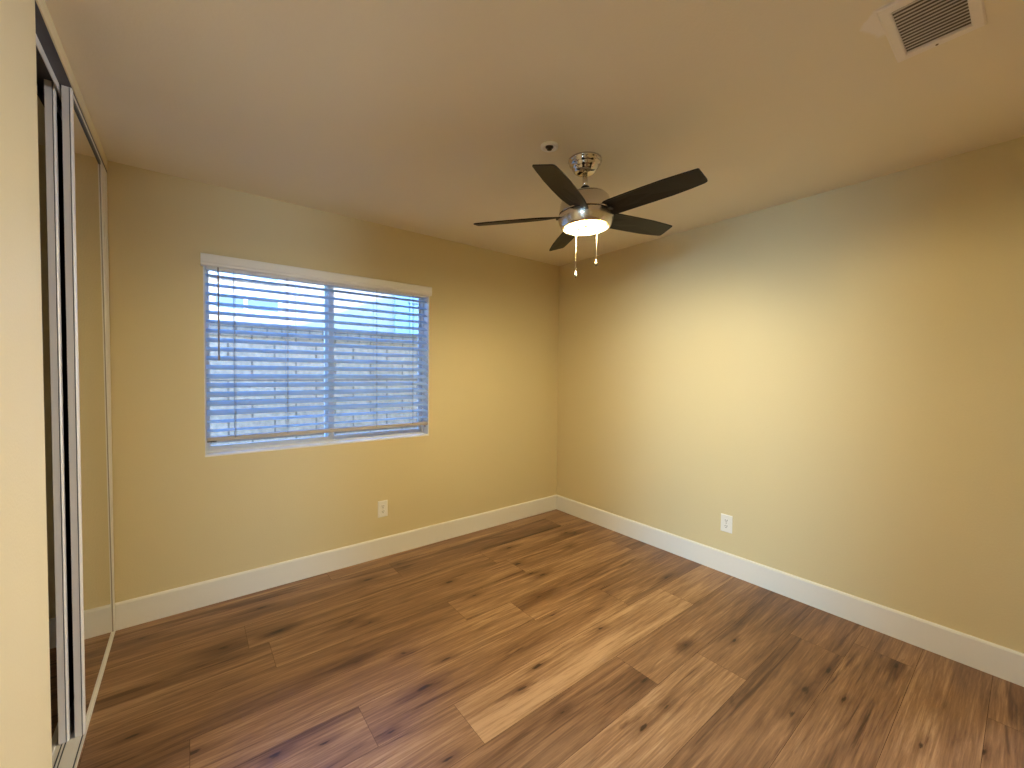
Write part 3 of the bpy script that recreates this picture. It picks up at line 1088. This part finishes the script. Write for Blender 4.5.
# ------------------------------------------------------------------ outlets
def outlet(label, center, normal, w, h, group):
    """Duplex receptacle; local x runs along the wall, local z up, +y out of the wall."""
    t = thing('wall_outlet', label, 'outlet', center, group)
    ang = math.atan2(normal[1], normal[0]) - PI / 2
    rm = Matrix.Rotation(ang, 4, 'Z')
    bm = B()
    pr = 0.0055
    for (a, b, y0, y1) in ((0, 0, 0, pr * 0.5), ):
        pass
    # plate with sloping edges
    A = [(-w / 2, 0, -h / 2), (w / 2, 0, -h / 2), (w / 2, 0, h / 2), (-w / 2, 0, h / 2)]
    e = 0.005
    C_ = [(-w / 2 + e, pr, -h / 2 + e), (w / 2 - e, pr, -h / 2 + e), (w / 2 - e, pr, h / 2 - e), (-w / 2 + e, pr, h / 2 - e)]
    A2 = [(x, 0.002, z) for x, y, z in A]
    va, vb, vc = [[bm.verts.new(p) for p in L] for L in (A, A2, C_)]
    for L1, L2 in ((va, vb), (vb, vc)):
        for i in range(4):
            bm.faces.new((L1[i], L1[(i + 1) % 4], L2[(i + 1) % 4], L2[i]))
    bm.faces.new(vc)
    bm.faces.new(list(reversed(va)))
    bm.transform(rm)
    obj('cover_plate', bm, M['plate'], t, 0.0008, local=True)
    for zc in (0.0195, -0.0195):
        bm = B()
        pts = []
        for k in range(28):         # rounded face, flat top and bottom
            a = 2 * PI * k / 28
            pts.append((0.0172 * math.cos(a), pr - 0.0005, zc + max(-0.0138, min(0.0138, 0.0172 * math.sin(a)))))
        prism(bm, pts, (0, 0.0021, 0))
        bm.transform(rm)
        r = obj('receptacle', bm, M['plate'], t, 0.0004, local=True)
        for (x, ww, z0, z1) in ((-0.0063, 0.0016, zc - 0.001, zc + 0.0085), (0.0063, 0.0016, zc, zc + 0.0075)):
            bm = B()
            box(bm, x - ww, x + ww, pr + 0.0012, pr + 0.0019, z0, z1)
            bm.transform(rm)
            obj('slot', bm, M['slot'], r, local=True)
        bm = B()
        prism(bm, [(0.0030 * math.cos(2 * PI * k / 12), pr + 0.0012, zc - 0.0075 + 0.0030 * math.sin(2 * PI * k / 12)) for k in range(12)], (0, 0.0007, 0))
        bm.transform(rm)
        obj('ground_hole', bm, M['slot'], r, local=True)
    bm = B()
    prism(bm, [(0.0026 * math.cos(2 * PI * k / 12), pr - 0.0003, 0.0026 * math.sin(2 * PI * k / 12)) for k in range(12)], (0, 0.0012, 0))
    bm.transform(rm)
    obj('screw', bm, M['screw'], t, local=True)
    return t


outlet('white duplex outlet low on the wall under the window', (-1.798, 0, 0.357), (0, -1), 0.074, 0.122, 'wall outlets')
outlet('white duplex outlet low on the windowless wall', (0, -1.669, 0.345), (-1, 0), 0.078, 0.122, 'wall outlets')

# ------------------------------------------------------------------ outside
bm = B()
box(bm, -14, 14, WALL_T, 18, -0.5, -0.15)
struct('ground', bm, M['ground'], 'gravel side yard between the houses', 'ground')

fence = thing('block_fence', 'tall pale concrete block garden wall outside the window', 'fence', (-1.6, 2.05, -0.15))
bm = B()
box(bm, -8, 6, 2.0, 2.15, -0.15, 1.715)
obj('block_courses', bm, M['block'], fence)
bm = B()
box(bm, -8, 6, 1.985, 2.165, 1.715, 1.845)
obj('cap_course', bm, M['cap_block'], fence, 0.006)

HY = 6.0
house = thing('neighbour_house', 'pale stucco house beyond the block garden wall', 'house', (-1.0, HY, -0.15))
bm = B()
box(bm, -6.5, 2.3, HY, HY + 7, -0.15, 3.85)
obj('house_wall', bm, M['stucco'], house)
bm = B()
prism(bm, [(-7.0, HY - 0.25, 3.92), (-7.0, HY + 3.5, 5.0), (-7.0, HY + 7.3, 3.92), (-7.0, HY + 7.3, 3.80), (-7.0, HY - 0.25, 3.80)], (9.8, 0, 0))
obj('house_roof', bm, M['hroof'], house)


def house_window(x0, x1, z0, z1, mull):
    bm = B()
    f = 0.07
    y0, y1 = HY - 0.05, HY + 0.02
    box(bm, x0 - f, x0, y0, y1, z0 - f, z1 + f)
    box(bm, x1, x1 + f, y0, y1, z0 - f, z1 + f)
    box(bm, x0, x1, y0, y1, z0 - f, z0)
    box(bm, x0, x1, y0, y1, z1, z1 + f)
    for mx in mull:
        box(bm, mx - 0.03, mx + 0.03, y0 + 0.01, y1, z0, z1)
    w = obj('house_window', bm, M['hwin'], house, 0.004)
    bm = B()
    box(bm, x0, x1, HY - 0.015, HY - 0.005, z0, z1)
    bm.transform(Matrix.Translation(-world_loc(house)))
    obj('pane', bm, M['hglass'], w, local=True)


house_window(-2.55, -1.58, 3.06, 3.62, [-2.13])
house_window(-2.55, -1.58, 2.48, 2.68, [-2.10])
bm = B()
tube(bm, [(-1.25, HY - 0.05, 3.8), (-1.25, HY - 0.05, -0.15)], 0.03, 8)
obj('downspout', bm, M['pipe'], house)
bm = B()
box(bm, 0.72, 1.9, HY - 0.10, HY + 0.02, -0.15, 3.78)
ub = obj('service_panel', bm, M['panel_blue'], house, 0.01)
bm = B()
tube(bm, [(1.08, HY - 0.13, 3.76), (1.08, HY - 0.13, 0.2)], 0.022, 8)
tube(bm, [(1.02, HY - 0.13, 2.96), (1.30, HY - 0.16, 2.96)], 0.025, 8)
tube(bm, [(1.00, HY - 0.13, 2.72), (1.34, HY - 0.16, 2.72)], 0.020, 8)
obj('conduit', bm, M['pipe'], house)

# our own gable roof: it shades the side yard and the lower right of the neighbour's wall
bm = B()
zr = lambda x: 4.36 + 0.45 * (x + 0.64)
prism(bm, [(-4.4, -11, 2.56), (-4.4, -11, zr(-4.4)), (3.0, -11, zr(3.0)), (10.4, -11, zr(-4.4)), (10.4, -11, 2.56)], (0, 11.32, 0))
struct('roof', bm, M['hroof'], 'gable roof above the bedroom', 'roof')
